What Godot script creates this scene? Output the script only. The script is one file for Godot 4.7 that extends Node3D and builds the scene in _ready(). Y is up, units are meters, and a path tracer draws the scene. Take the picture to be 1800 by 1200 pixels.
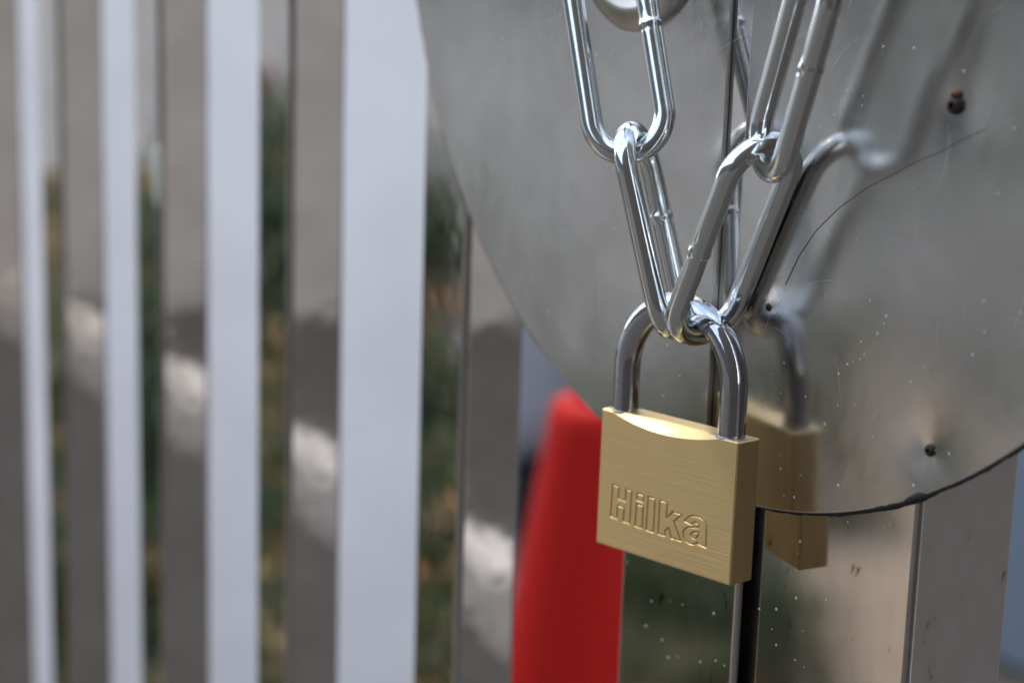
extends Node3D
# A padlocked steel gate seen close up. Gate front faces lie in z = 0, the ground in y = 0, metres.

const EYE_Y := 1.05
const PLATE_Z := 0.0014          # front of the round plates
const PLATE_BACK := 0.0002
const DISC := Vector2(-0.38620, EYE_Y + 0.02182)
const DISC_R := 0.16950
const SEAM_L := -0.38543        # right edge of the left half plate
const SEAM_R := -0.37675        # left edge of the right half plate
const PITCH := 0.13
const BAR_X0 := -0.93369
const BAR_W := 0.02966
const BAR_D := 0.02313
const LINK_A := 0.0095          # half width of a chain link, centre line
const WIRE := 0.0028

var rng := RandomNumberGenerator.new()
var M := {}
var counts := {}
var rims := []
var wave := FastNoiseLite.new()

# ---------------------------------------------------------------- helpers
func numbered(n: String) -> String:
	var k: int = counts.get(n, -1) + 1
	counts[n] = k
	return n if k == 0 else "%s_%03d" % [n, k]

func thing(called: String, label: String, category: String, at := Vector3.ZERO, group := "") -> Node3D:
	var o := Node3D.new()
	o.name = numbered(called)
	add_child(o)
	o.position = at
	tag(o, label, category, group)
	return o

func tag(o: Node, label: String, category: String, group := "") -> void:
	o.set_meta("label", label)
	o.set_meta("category", category)
	if group != "":
		o.set_meta("group", group)

func part(called: String, mesh: Mesh, mat: Material, parent: Node, at := Vector3.ZERO) -> MeshInstance3D:
	var o := MeshInstance3D.new()
	o.name = called
	o.mesh = mesh
	o.material_override = mat
	o.position = at
	parent.add_child(o, true)
	return o

func struct(called: String, mesh: Mesh, mat: Material, at := Vector3.ZERO) -> MeshInstance3D:
	var o := part(called, mesh, mat, self, at)
	o.set_meta("kind", "structure")
	return o

func lin(r: float, g: float, b: float) -> Color:
	return Color(r, g, b).linear_to_srgb()

func mat(called: String, c: Color, rough: float, metal := 0.0) -> StandardMaterial3D:
	var m := StandardMaterial3D.new()
	m.resource_name = called
	m.albedo_color = c
	m.roughness = rough
	m.metallic = metal
	M[called] = m
	return m

func noise_tex(freq: float, lo: Color, hi: Color, sd: int, octaves := 4, size := 512) -> NoiseTexture2D:
	var n := FastNoiseLite.new()
	n.seed = sd
	n.frequency = freq
	n.fractal_octaves = octaves
	var t := NoiseTexture2D.new()
	t.width = size
	t.height = size
	t.seamless = true
	t.noise = n
	var g := Gradient.new()
	g.set_color(0, lo)
	g.set_color(1, hi)
	t.color_ramp = g
	return t

func image_tex(w: int, h: int, data: PackedByteArray) -> ImageTexture:
	return ImageTexture.create_from_image(Image.create_from_data(w, h, false, Image.FORMAT_L8, data))

# horizontal brushing: each row its own tone, broken into strokes
func brushed_tex(size: int, sd: int, stroke: int, soft: float) -> ImageTexture:
	var r := RandomNumberGenerator.new()
	r.seed = sd
	var d := PackedByteArray()
	d.resize(size * size)
	for y in size:
		var v := r.randf()
		var x := 0
		var base := 0.5 + (v - 0.5) * 0.7
		var cur := base
		while x < size:
			var n := r.randi_range(stroke / 4, stroke)
			var to := clampf(base + r.randfn(0.0, 0.16), 0.0, 1.0)
			for k in n:
				if x >= size:
					break
				cur = lerpf(cur, to, soft)
				d[y * size + x] = int(clampf(cur, 0.0, 1.0) * 255.0)
				x += 1
	return image_tex(size, size, d)

func quad(st: SurfaceTool, a: Vector3, b: Vector3, c: Vector3, d: Vector3) -> void:
	# a b c d counter-clockwise seen from outside; Godot fronts run clockwise
	for v in [a, c, b, a, d, c]:
		st.add_vertex(v)

func quad_uv(st: SurfaceTool, q: Array, ax: int) -> void:
	for k in [0, 2, 1, 0, 3, 2]:
		var v: Vector3 = q[k]
		st.set_uv(Vector2(v.x, v.y + v.z) * 100.0 if ax == 0 else Vector2(v.z, v.y + v.x) * 100.0)
		st.add_vertex(v)

func flat_done(st: SurfaceTool) -> ArrayMesh:
	st.generate_normals()
	return st.commit()

func st_new() -> SurfaceTool:
	var st := SurfaceTool.new()
	st.begin(Mesh.PRIMITIVE_TRIANGLES)
	st.set_smooth_group(-1)
	return st

# grid of points with given normals and uvs -> mesh; P[row][col]
func grid_mesh(P: Array, N: Array, UV: Array) -> ArrayMesh:
	var v := PackedVector3Array()
	var n := PackedVector3Array()
	var uv := PackedVector2Array()
	var idx := PackedInt32Array()
	var rows := P.size()
	var cols: int = P[0].size()
	for i in rows:
		v.append_array(P[i])
		n.append_array(N[i])
		uv.append_array(UV[i])
	var turned := 0.0                          # Godot fronts run clockwise: order the corners against the normals
	for i in rows - 1:
		var at := i * cols + cols / 2 - (1 if cols / 2 == cols - 1 else 0)
		turned += (v[at + cols] - v[at]).cross(v[at + 1] - v[at]).normalized().dot(n[at])
	var flip := turned > 0.0
	for i in rows - 1:
		for j in cols - 1:
			var a := i * cols + j
			var b := a + 1
			var c := a + cols
			var d := c + 1
			if flip:
				idx.append_array(PackedInt32Array([a, b, c, b, d, c]))
			else:
				idx.append_array(PackedInt32Array([a, c, b, b, c, d]))
	return arrays(v, n, uv, idx)

func arrays(v: PackedVector3Array, n: PackedVector3Array, uv: PackedVector2Array, idx: PackedInt32Array) -> ArrayMesh:
	var arr := []
	arr.resize(Mesh.ARRAY_MAX)
	arr[Mesh.ARRAY_VERTEX] = v
	arr[Mesh.ARRAY_NORMAL] = n
	arr[Mesh.ARRAY_TEX_UV] = uv
	arr[Mesh.ARRAY_INDEX] = idx
	var m := ArrayMesh.new()
	m.add_surface_from_arrays(Mesh.PRIMITIVE_TRIANGLES, arr)
	return m

# tube along a path; radii per point; ref = a vector that stays out of the path's direction
func tube(path: PackedVector3Array, radii: PackedFloat32Array, sides: int, ref: Vector3, closed := false) -> ArrayMesh:
	var P := []
	var N := []
	var UV := []
	var n := path.size()
	var run := 0.0
	var total := n + (1 if closed else 0)
	for k in total:
		var i := k % n
		var prev: Vector3 = path[(i - 1 + n) % n] if closed or i > 0 else path[i]
		var next: Vector3 = path[(i + 1) % n] if closed or i < n - 1 else path[i]
		var t := (next - prev).normalized()
		var u := ref.cross(t).normalized()
		var w := t.cross(u)
		var dr: float = radii[(i + 1) % n] - radii[(i - 1 + n) % n]
		if not closed and (i == 0 or i == n - 1):
			dr = 0.0
		var slope := dr / maxf((next - prev).length(), 1e-7)
		var rp := PackedVector3Array()
		var rn := PackedVector3Array()
		var ru := PackedVector2Array()
		if k > 0:
			run += path[i].distance_to(path[(k - 1) % n])
		for s in sides + 1:
			var an := TAU * s / sides
			var dir := u * cos(an) + w * sin(an)
			rp.append(path[i] + dir * radii[i])
			rn.append((dir - t * slope).normalized())
			ru.append(Vector2(run * 40.0, float(s) / sides))
		P.append(rp)
		N.append(rn)
		UV.append(ru)
	return grid_mesh(P, N, UV)

# surface of revolution round y: profile of Vector2(radius, height), split normals at sharp corners
func lathe(profile: Array, sides := 48) -> ArrayMesh:
	var v := PackedVector3Array()
	var n := PackedVector3Array()
	var uv := PackedVector2Array()
	var idx := PackedInt32Array()
	for k in profile.size() - 1:
		var a: Vector2 = profile[k]
		var b: Vector2 = profile[k + 1]
		var t := (b - a).normalized()
		var nn := Vector2(t.y, -t.x)
		var na := nn
		var nb := nn
		if k > 0:
			var tp: Vector2 = (a - profile[k - 1]).normalized()
			if tp.dot(t) > 0.7:
				na = (nn + Vector2(tp.y, -tp.x)).normalized()
		if k < profile.size() - 2:
			var tn: Vector2 = (profile[k + 2] - b).normalized()
			if tn.dot(t) > 0.7:
				nb = (nn + Vector2(tn.y, -tn.x)).normalized()
		var base := v.size()
		for s in sides + 1:
			var an := TAU * s / sides
			var c := cos(an)
			var sn := sin(an)
			v.append(Vector3(a.x * c, a.y, a.x * sn))
			v.append(Vector3(b.x * c, b.y, b.x * sn))
			n.append(Vector3(na.x * c, na.y, na.x * sn))
			n.append(Vector3(nb.x * c, nb.y, nb.x * sn))
			uv.append(Vector2(float(s) / sides, a.y))
			uv.append(Vector2(float(s) / sides, b.y))
		for s in sides:
			var q := base + s * 2
			idx.append_array(PackedInt32Array([q, q + 2, q + 1, q + 1, q + 2, q + 3]))
	return arrays(v, n, uv, idx)

# box section tube with rounded corners: x from 0 to w, z from -d to 0, y from y0 to y1
func section(w: float, d: float, y0: float, y1: float, rad: float) -> ArrayMesh:
	var pts := PackedVector2Array()
	var nor := PackedVector2Array()
	var cs := [Vector2(w - rad, -rad), Vector2(rad, -rad), Vector2(rad, -d + rad), Vector2(w - rad, -d + rad)]
	for k in 4:
		for s in 6:
			var an := PI / 2.0 * (k + s / 5.0)
			var dir := Vector2(cos(an), sin(an))
			pts.append(cs[k] + dir * rad)
			nor.append(dir)
	var P := []
	var N := []
	var UV := []
	for y in [y0, y1]:
		var rp := PackedVector3Array()
		var rn := PackedVector3Array()
		var ru := PackedVector2Array()
		for i in pts.size() + 1:
			var j := i % pts.size()
			rp.append(Vector3(pts[j].x, y, pts[j].y))
			rn.append(Vector3(nor[j].x, 0, nor[j].y))
			ru.append(Vector2(float(i), y))
		P.append(rp)
		N.append(rn)
		UV.append(ru)
	var m := grid_mesh(P, N, UV)
	# caps
	var st := st_new()
	for y in [y0, y1]:
		var c := Vector3(w / 2, y, -d / 2)
		for i in pts.size():
			var a := Vector3(pts[i].x, y, pts[i].y)
			var j := (i + 1) % pts.size()
			var b := Vector3(pts[j].x, y, pts[j].y)
			if y == y1:
				st.add_vertex(c); st.add_vertex(b); st.add_vertex(a)
			else:
				st.add_vertex(c); st.add_vertex(a); st.add_vertex(b)
	st.generate_normals()
	return st.commit(m)

func box(size: Vector3, bevel := 0.0) -> Mesh:
	if bevel <= 0.0:
		var b := BoxMesh.new()
		b.size = size
		return b
	# chamfered box
	var st := st_new()
	var h := size / 2
	var i := h - Vector3.ONE * bevel
	for ax in 3:
		for sg in [-1.0, 1.0]:
			var u := (ax + 1) % 3
			var w := (ax + 2) % 3
			var q := []
			for c in [[-1, -1], [1, -1], [1, 1], [-1, 1]]:
				var p := Vector3.ZERO
				p[ax] = sg * h[ax]
				p[u] = c[0] * i[u]
				p[w] = c[1] * i[w]
				q.append(p)
			if sg > 0:
				quad(st, q[0], q[1], q[2], q[3])
			else:
				quad(st, q[0], q[3], q[2], q[1])
	for ax in 3:                              # edges along ax
		var u := (ax + 1) % 3
		var w := (ax + 2) % 3
		for c in [[-1.0, -1.0], [1.0, -1.0], [1.0, 1.0], [-1.0, 1.0]]:
			var q := []
			for e in [[0, -1], [1, -1], [1, 1], [0, 1]]:
				var p := Vector3.ZERO
				p[ax] = e[1] * i[ax]
				p[u] = c[0] * (h[u] if e[0] == 0 else i[u])
				p[w] = c[1] * (i[w] if e[0] == 0 else h[w])
				q.append(p)
			var nn: Vector3 = (q[1] - q[0]).cross(q[2] - q[0])
			if nn.dot(q[0] + q[2]) > 0:
				quad(st, q[0], q[1], q[2], q[3])
			else:
				quad(st, q[0], q[3], q[2], q[1])
	for sx in [-1.0, 1.0]:
		for sy in [-1.0, 1.0]:
			for sz in [-1.0, 1.0]:
				var a := Vector3(sx * h.x, sy * i.y, sz * i.z)
				var b := Vector3(sx * i.x, sy * h.y, sz * i.z)
				var c := Vector3(sx * i.x, sy * i.y, sz * h.z)
				if (b - a).cross(c - a).dot(a) > 0:
					st.add_vertex(a); st.add_vertex(c); st.add_vertex(b)
				else:
					st.add_vertex(a); st.add_vertex(b); st.add_vertex(c)
	return flat_done(st)

# ---------------------------------------------------------------- materials
func make_materials() -> void:
	var brush := brushed_tex(512, 7, 220, 0.25)
	var brush_fine := brushed_tex(512, 11, 90, 0.5)
	var smudge := noise_tex(0.008, Color(0.55, 0.55, 0.55), Color(1, 1, 1), 3, 5)
	var steel_tone := noise_tex(0.006, Color(0.94, 0.935, 0.93), Color(1, 1, 1), 5, 5)

	var m := mat("bar_steel", lin(0.62, 0.595, 0.575), 0.055, 1.0)
	m.uv1_triplanar = true
	m.uv1_world_triplanar = true
	m.uv1_scale = Vector3(9, 9, 9)
	m.albedo_texture = steel_tone
	m.roughness_texture = smudge
	m.heightmap_enabled = true
	m.heightmap_texture = noise_tex(0.012, Color.BLACK, Color.WHITE, 21, 2)
	m.heightmap_scale = 0.0025

	m = mat("plate_steel", lin(0.615, 0.60, 0.58), 0.25, 1.0)
	m.uv1_triplanar = true
	m.uv1_world_triplanar = true
	m.uv1_scale = Vector3(7, 7, 7)
	m.albedo_texture = steel_tone
	m.roughness_texture = noise_tex(0.01, Color(0.6, 0.6, 0.6), Color(1, 1, 1), 9, 6)

	m = mat("stile_steel", lin(0.64, 0.62, 0.60), 0.10, 1.0)
	m.uv1_triplanar = true
	m.uv1_world_triplanar = true
	m.uv1_scale = Vector3(14, 7, 14)
	m.albedo_texture = noise_tex(0.018, Color(0.45, 0.38, 0.30), Color(1, 1, 1), 15, 5)
	var gr: Gradient = (m.albedo_texture as NoiseTexture2D).color_ramp
	gr.offsets = PackedFloat32Array([0.0, 0.10, 0.17, 1.0])
	gr.colors = PackedColorArray([Color(0.42, 0.36, 0.30), Color(0.78, 0.75, 0.70), Color(0.96, 0.95, 0.94), Color(1, 1, 1)])
	m.roughness_texture = smudge

	mat("edge_steel", lin(0.615, 0.60, 0.58), 0.35, 1.0)

	m = mat("zinc", lin(0.85, 0.885, 0.885), 0.16, 1.0)
	m.heightmap_enabled = true
	m.heightmap_texture = brush
	m.heightmap_scale = 0.006
	m.uv1_scale = Vector3(0.25, 0.06, 1)
	m.roughness_texture = noise_tex(0.02, Color(0.35, 0.35, 0.35), Color(1, 1, 1), 31, 5)

	m = mat("shackle_steel", lin(0.62, 0.63, 0.66), 0.07, 1.0)
	m.heightmap_enabled = true
	m.heightmap_texture = noise_tex(0.03, Color.BLACK, Color.WHITE, 41, 3)
	m.heightmap_scale = 0.001
	m.uv1_scale = Vector3(1, 1, 1)

	m = mat("brass", lin(0.80, 0.585, 0.275), 0.38, 0.93)
	m.anisotropy_enabled = true
	m.anisotropy = -0.8
	m.uv1_triplanar = true
	m.uv1_scale = Vector3(9, 9, 9)
	m.heightmap_enabled = true
	m.heightmap_texture = brush_fine
	m.heightmap_scale = 0.003
	m.albedo_texture = noise_tex(0.01, Color(0.975, 0.97, 0.965), Color(1, 1, 1), 51, 4)

	mat("rust_screw", lin(0.045, 0.030, 0.024), 0.5, 0.3)
	mat("rust", lin(0.11, 0.05, 0.03), 0.8)
	mat("satin_steel", lin(0.55, 0.54, 0.52), 0.34, 1.0)
	mat("sealant", lin(0.018, 0.014, 0.011), 0.8)
	mat("brown_sealant", lin(0.13, 0.085, 0.05), 0.7)
	mat("dust", lin(0.72, 0.74, 0.76), 0.6)
	mat("scuff", lin(0.75, 0.72, 0.68), 0.5, 0.6)
	mat("hair_fibre", lin(0.03, 0.02, 0.015), 0.6)
	mat("sticker_remnant", lin(0.62, 0.62, 0.52), 0.7)

	m = mat("cone_plastic", lin(0.42, 0.011, 0.008), 0.6)
	m.metallic_specular = 0.25
	mat("rubber", lin(0.015, 0.015, 0.016), 0.8)
	m = mat("cabinet_paint", lin(0.86, 0.84, 0.83), 0.55)
	m.uv1_triplanar = true
	m.albedo_texture = noise_tex(0.01, Color(0.95, 0.95, 0.95), Color(1, 1, 1), 61, 3)
	mat("bin_plastic", lin(0.34, 0.33, 0.35), 0.5)
	mat("blue_paint", lin(0.165, 0.22, 0.285), 0.6)
	mat("grey_paint", lin(0.10, 0.105, 0.115), 0.7)
	m = mat("pale_render", lin(0.35, 0.335, 0.32), 0.9)
	m.uv1_triplanar = true
	m.albedo_texture = noise_tex(0.02, Color(0.9, 0.9, 0.9), Color(1, 1, 1), 62, 4)
	m = mat("standin_dark", lin(0.040, 0.034, 0.030), 0.9)  # near black tone of the added wall that darkens reflections
	mat("far_block_grey", lin(0.075, 0.08, 0.08), 0.8)  # dark tone of the block added to cut the low sky
	m = mat("asphalt", lin(0.075, 0.068, 0.062), 0.9)
	m.uv1_triplanar = true
	m.uv1_world_triplanar = true
	m.uv1_scale = Vector3(0.7, 0.7, 0.7)
	m.albedo_texture = noise_tex(0.03, Color(0.75, 0.74, 0.72), Color(1, 1, 1), 63, 5)
	m = mat("concrete_paving", lin(0.27, 0.265, 0.255), 0.9)
	m.uv1_triplanar = true
	m.uv1_world_triplanar = true
	m.uv1_scale = Vector3(0.25, 0.25, 0.25)
	m.albedo_texture = noise_tex(0.02, Color(0.72, 0.72, 0.72), Color(1, 1, 1), 64, 5)
	m = mat("pale_concrete", lin(0.62, 0.58, 0.53), 0.9)  # pale tone, also lets the added ground strip mirror as sunlight
	mat("band_fade_grey", lin(0.18, 0.168, 0.156), 0.9)  # mid tone for the fade below the mirrored sun bands
	m = mat("sand", lin(0.41, 0.325, 0.245), 0.95)
	m.uv1_triplanar = true
	m.uv1_world_triplanar = true
	m.albedo_texture = noise_tex(0.02, Color(0.75, 0.74, 0.72), Color(1, 1, 1), 66, 5)
	m = mat("soil", lin(0.26, 0.18, 0.11), 0.95)
	m = mat("leaf_green", Color.WHITE, 0.6)
	m.vertex_color_use_as_albedo = true
	m.cull_mode = BaseMaterial3D.CULL_DISABLED
	m.backlight_enabled = true
	m.backlight = lin(0.22, 0.30, 0.12)
	m = mat("leaf_litter", Color.WHITE, 0.8)
	m.vertex_color_use_as_albedo = true
	m.cull_mode = BaseMaterial3D.CULL_DISABLED
	mat("twig", lin(0.07, 0.05, 0.03), 0.9)

# ---------------------------------------------------------------- gate
# how far the sheet of the round plates is out of flat
func plate_relief(x: float, y: float) -> float:
	var h := 0.0
	for d in [[-0.338, -0.080, 0.021, 0.0012], [-0.47, -0.05, 0.06, -0.0004], [-0.395, -0.12, 0.03, 0.0004], [-0.27, -0.07, 0.03, -0.0003], [-0.3053, -0.0382, 0.030, 0.0005], [-0.3045, -0.1161, 0.022, 0.0004]]:
		var dx: float = x - d[0]
		var dy: float = y - EYE_Y - d[1]
		h += d[3] * exp(-(dx * dx + dy * dy) / (2.0 * d[2] * d[2]))
	for d in [[-0.3053, -0.0382, 0.013, -0.0014], [-0.3045, -0.1161, 0.012, -0.0013]]:      # drawn in round the screws
		var r := Vector2(x - d[0], y - EYE_Y - d[1]).length()
		h += d[3] * exp(-sqrt(r * r + 0.0000015) / d[2])
	return h + wave.get_noise_2d(x * 1000.0, y * 1000.0) * 0.00009

func half_plate(side: float, seam: float) -> ArrayMesh:
	var rows := 181
	var cols := 111
	var P := []
	var N := []
	var UV := []
	var bev := 0.0004
	var half := acos(clampf(absf(seam - DISC.x) / DISC_R, 0, 1)) if (seam - DISC.x) * side > 0 else PI / 2
	var r := DISC_R - bev
	for i in rows:
		var ph := lerpf(-half, half, float(i) / (rows - 1)) * 0.9985
		var y := DISC.y + r * sin(ph)
		var xo := DISC.x + side * r * cos(ph)
		var xi := seam + side * bev
		var rp := PackedVector3Array()
		var rn := PackedVector3Array()
		var ru := PackedVector2Array()
		for j in cols:
			var x := lerpf(xi, xo, float(j) / (cols - 1))
			var e := 0.0004
			var h := plate_relief(x, y)
			var gx := (plate_relief(x + e, y) - plate_relief(x - e, y)) / (2 * e)
			var gy := (plate_relief(x, y + e) - plate_relief(x, y - e)) / (2 * e)
			rp.append(Vector3(x, y, PLATE_Z + h))
			rn.append(Vector3(-gx, -gy, 1).normalized())
			ru.append(Vector2(x, y))
		P.append(rp)
		N.append(rn)
		UV.append(ru)
	var m := grid_mesh(P, N, UV)
	# rim: rounded bevel, edge and back
	var loop := []
	var outn := []
	for i in rows:
		loop.append(P[i][cols - 1])
		var dv := Vector3(P[i][cols - 1].x - DISC.x, P[i][cols - 1].y - DISC.y, 0).normalized()
		outn.append(dv)
	for i in range(rows - 1, -1, -1):
		loop.append(P[i][0])
		outn.append(Vector3(-side, 0, 0))
	var P2 := []
	var N2 := []
	var U2 := []
	for k in 6:
		var rp := PackedVector3Array()
		var rn := PackedVector3Array()
		var ru := PackedVector2Array()
		for i in loop.size() + 1:
			var q: Vector3 = loop[i % loop.size()]
			var d: Vector3 = outn[i % loop.size()]
			var an := PI / 2 * mini(k, 4) / 4.0
			var pt := q + d * bev * sin(an) + Vector3(0, 0, -bev * (1 - cos(an)))
			if k == 5:
				pt.z = PLATE_BACK
			rp.append(pt)
			rn.append((d * sin(an) + Vector3(0, 0, cos(an))).normalized())
			ru.append(Vector2(i, k))
		P2.append(rp)
		N2.append(rn)
		U2.append(ru)
	var rim := grid_mesh(P2, N2, U2)
	rims.append(rim)
	# back sheet
	var B := []
	var BN := []
	for i in rows:
		var rp := PackedVector3Array()
		var rn := PackedVector3Array()
		for j in [0, cols - 1]:
			rp.append(Vector3(P[i][j].x, P[i][j].y, PLATE_BACK))
			rn.append(Vector3(0, 0, -1))
		B.append(rp)
		BN.append(rn)
	var U3 := []
	for i in rows:
		U3.append(PackedVector2Array([Vector2.ZERO, Vector2.ONE]))
	m.add_surface_from_arrays(Mesh.PRIMITIVE_TRIANGLES, grid_mesh(B, BN, U3).surface_get_arrays(0))
	return m

func make_spots(places: Array, z: float, rmin: float, rmax: float) -> ArrayMesh:
	var st := st_new()
	for p in places:
		if z > 0.001 and Vector2(p[0] - DISC.x, p[1] - DISC.y).length() > DISC_R - 0.002:
			continue
		var r := rng.randf_range(rmin, rmax)
		var c := Vector3(p[0], p[1], z + (plate_relief(p[0], p[1]) if z > 0.001 else 0.0))
		var ecc := rng.randf_range(0.75, 1.3)
		for s in 8:
			var a := TAU * s / 8
			var b := TAU * (s + 1) / 8
			var pa := c + Vector3(cos(a) * r, sin(a) * r * ecc, 0)
			var pb := c + Vector3(cos(b) * r, sin(b) * r * ecc, 0)
			st.add_vertex(c + Vector3(0, 0, r * 0.45)); st.add_vertex(pb); st.add_vertex(pa)
	return flat_done(st)

func scratches(n: int, x0: float, x1: float, parent: Node) -> void:
	var st := st_new()
	for k in n:
		var x := rng.randf_range(x0, x1)
		var y := EYE_Y + rng.randf_range(-0.12, 0.09)
		var an := rng.randfn(1.25, 0.5)
		var l := rng.randf_range(0.003, 0.022)
		var w := rng.randf_range(0.00002, 0.00006)
		var bend := rng.randfn(0, 0.25)
		var last := []
		for i in 5:
			var f := i / 4.0
			var a := an + bend * f
			var q := Vector3(x + cos(a) * l * f, y + sin(a) * l * f, 0)
			if Vector2(q.x - DISC.x, q.y - DISC.y).length() > DISC_R - 0.003:
				break
			q.z = PLATE_Z + plate_relief(q.x, q.y) + 0.000015
			var ww := Vector3(-sin(a), cos(a), 0) * w * sin(PI * clampf(f, 0.08, 0.92))
			if last:
				quad(st, last[0], last[1], q - ww, q + ww)
			last = [q + ww, q - ww]
	var o := part("scratches", flat_done(st), M.scuff, parent)
	o.set_meta("kind", "stuff")

func screw_mesh(r: float) -> ArrayMesh:
	return lathe([Vector2(r, 0), Vector2(r, r * 0.3), Vector2(r * 0.85, r * 0.62), Vector2(r * 0.5, r * 0.8), Vector2(r * 0.36, r * 0.8), Vector2(r * 0.3, r * 0.35), Vector2(0.0, r * 0.35)], 16)

func screw(parent: Node, x: float, y: float, z: float, r: float) -> void:
	var s := part("screw", screw_mesh(r), M.rust_screw, parent, Vector3(x, EYE_Y + y, z))
	s.rotation.x = PI / 2

# squeezed-out sealant below the rim of a half plate, from angle a0 to a1 (degrees round the disc)
func bead(a0: float, a1: float, thick: float, m: Material, parent: Node, knob := -999.0, swell := 0.0) -> void:
	var path := PackedVector3Array()
	var rad := PackedFloat32Array()
	var n := 160
	for i in n:
		var a := deg_to_rad(lerpf(a0, a1, float(i) / (n - 1)))
		var j := wave.get_noise_2d(a * 900.0, 40.0)
		var j2 := wave.get_noise_2d(a * 2600.0, 90.0)
		var rr := thick * (1.0 + 0.2 * j + 0.2 * j2) + swell * exp(-pow((rad_to_deg(a) - 293.0) / 6.0, 2.0)) * (1.0 + 0.5 * j2)
		rr += 0.0007 * exp(-pow((rad_to_deg(a) - knob) / 0.9, 2.0))
		var R := DISC_R + 0.0001 + 0.0003 * j
		path.append(Vector3(DISC.x + R * cos(a), DISC.y + R * sin(a)  , 0.0006))
		rad.append(maxf(rr, 0.0002))
	part("sealant_bead", tube(path, rad, 10, Vector3(0, 0, 1)), m, parent)

func build_gate() -> void:
	var y0 := 0.10
	var y1 := 1.82
	var bar_mesh := section(BAR_W, BAR_D, y0 + 0.035, y1 - 0.001, 0.0022)
	# ---- left leaf
	var leaf := thing("gate_leaf", "stainless steel gate leaf with vertical bars and the left half of the round plate", "gate")
	for i in range(-5, 4):
		part("bar", bar_mesh, M.bar_steel, leaf, Vector3(BAR_X0 + i * PITCH, 0, 0))
	part("stile", section(0.05302, 0.032, y0 - 0.05, y1 + 0.036, 0.0017), M.stile_steel, leaf, Vector3(-0.42297, 0, 0))
	part("stile", section(0.05302, 0.032, y0 - 0.05, y1 + 0.036, 0.0017), M.stile_steel, leaf, Vector3(-1.76, 0, 0))
	for y in [y0, y1]:
		var rail := part("rail", section(0.035, 0.028, 0.0, 1.2839, 0.0026), M.bar_steel, leaf, Vector3(-0.4231, y + 0.035, -0.001))
		rail.rotation.z = PI / 2
		rail.position.y = y
	var plate := part("half_plate", half_plate(-1.0, SEAM_L), M.plate_steel, leaf)
	part("rim", rims[-1], M.edge_steel, plate)
	plate.set_meta("label", "left half of the round steel plate with a boss")
	var boss := part("boss", lathe([Vector2(0.028, 0), Vector2(0.028, 0.0016), Vector2(0.0272, 0.0026), Vector2(0.0235, 0.0036), Vector2(0.0225, 0.0040), Vector2(0.0215, 0.0040), Vector2(0.0205, 0.0034), Vector2(0.0, 0.0034)], 64), M.satin_steel, leaf, Vector3(-0.4260, EYE_Y - 0.0025, PLATE_Z - 0.0003))
	boss.rotation.x = PI / 2
	screw(leaf, -0.3818, -0.1115, 0.0001, 0.0019)
	screw(leaf, -0.3798, -0.1258, 0.0001, 0.0015)
	bead(184.0, 243.0, 0.00045, M.brown_sealant, leaf)
	var spots := []
	for s in [[-0.3924, -0.0571], [-0.3969, -0.0555], [-0.3875, -0.0264], [-0.4639, -0.1149], [-0.4494, -0.1223], [-0.4273, -0.1173], [-0.4043, -0.1125], [-0.3979, -0.1195], [-0.4047, -0.1265], [-0.5015, -0.0364], [-0.4948, -0.0373], [-0.4296, -0.0733], [-0.3937, -0.0691], [-0.4196, -0.1308]]:
		spots.append([s[0], EYE_Y + s[1]])
	for k in 50:
		spots.append([rng.randf_range(-0.50, -0.385), EYE_Y + rng.randf_range(-0.10, 0.10)])
	var z := part("dust_specks", make_spots(spots, PLATE_Z + 0.00002, 0.00014, 0.00036), M.dust, leaf)
	z.set_meta("kind", "stuff")
	spots = []
	for s in [[-0.42, -0.179], [-0.4078, -0.1867], [-0.3995, -0.1838], [-0.4097, -0.1946], [-0.3946, -0.1984], [-0.3798, -0.1808], [-0.374, -0.1935]]:
		spots.append([s[0], EYE_Y + s[1]])
	for k in 14:
		spots.append([rng.randf_range(-0.42, -0.372), EYE_Y + rng.randf_range(-0.23, -0.16)])
	z = part("dust_specks", make_spots(spots, 0.00005, 0.00014, 0.00036), M.dust, leaf)
	z.set_meta("kind", "stuff")
	var blob := part("sticker_remnant", lathe([Vector2(0.0095, -0.0002), Vector2(0.0088, 0.0008), Vector2(0.006, 0.0013), Vector2(0.0, 0.0015)], 20), M.sticker_remnant, leaf, Vector3(BAR_X0 + PITCH + 0.0278, EYE_Y - 0.1165, 0.0000))
	blob.rotation.x = PI / 2
	blob.scale = Vector3(0.38, 1.0, 1.55)
	var sc := st_new()
	for k in 90:
		var t := rng.randf()
		var x := -0.4035 + 0.0052 * rng.randf() + 0.0035 * t
		var y := EYE_Y - 0.014 - 0.020 * t * rng.randf_range(0.6, 1.0)
		var l := rng.randf_range(0.0008, 0.0032)
		var a0 := Vector3(x, y, PLATE_Z + 0.0005)
		a0.z = PLATE_Z + plate_relief(x, y) + 0.00003
		var dv := Vector3(0.28, 0.96, 0) * l
		var wv := Vector3(0.00005, 0, 0) * rng.randf_range(0.6, 1.4)
		sc.add_vertex(a0 - wv); sc.add_vertex(a0 + dv); sc.add_vertex(a0 + wv)
	for k in 14:
		var x := -0.3985 + 0.00045 * k * 0.35 + rng.randfn(0, 0.00008)
		var y := EYE_Y - 0.034 - 0.0011 * k
		var z0 := PLATE_Z + plate_relief(x, y) + 0.00003
		sc.add_vertex(Vector3(x - 0.00006, y, z0)); sc.add_vertex(Vector3(x - 0.0002, y + 0.0014, z0)); sc.add_vertex(Vector3(x + 0.00006, y, z0))
	var scuff := part("scuff_marks", flat_done(sc), M.scuff, leaf)
	scuff.set_meta("kind", "stuff")
	scratches(110, -0.53, -0.392, leaf)
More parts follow.
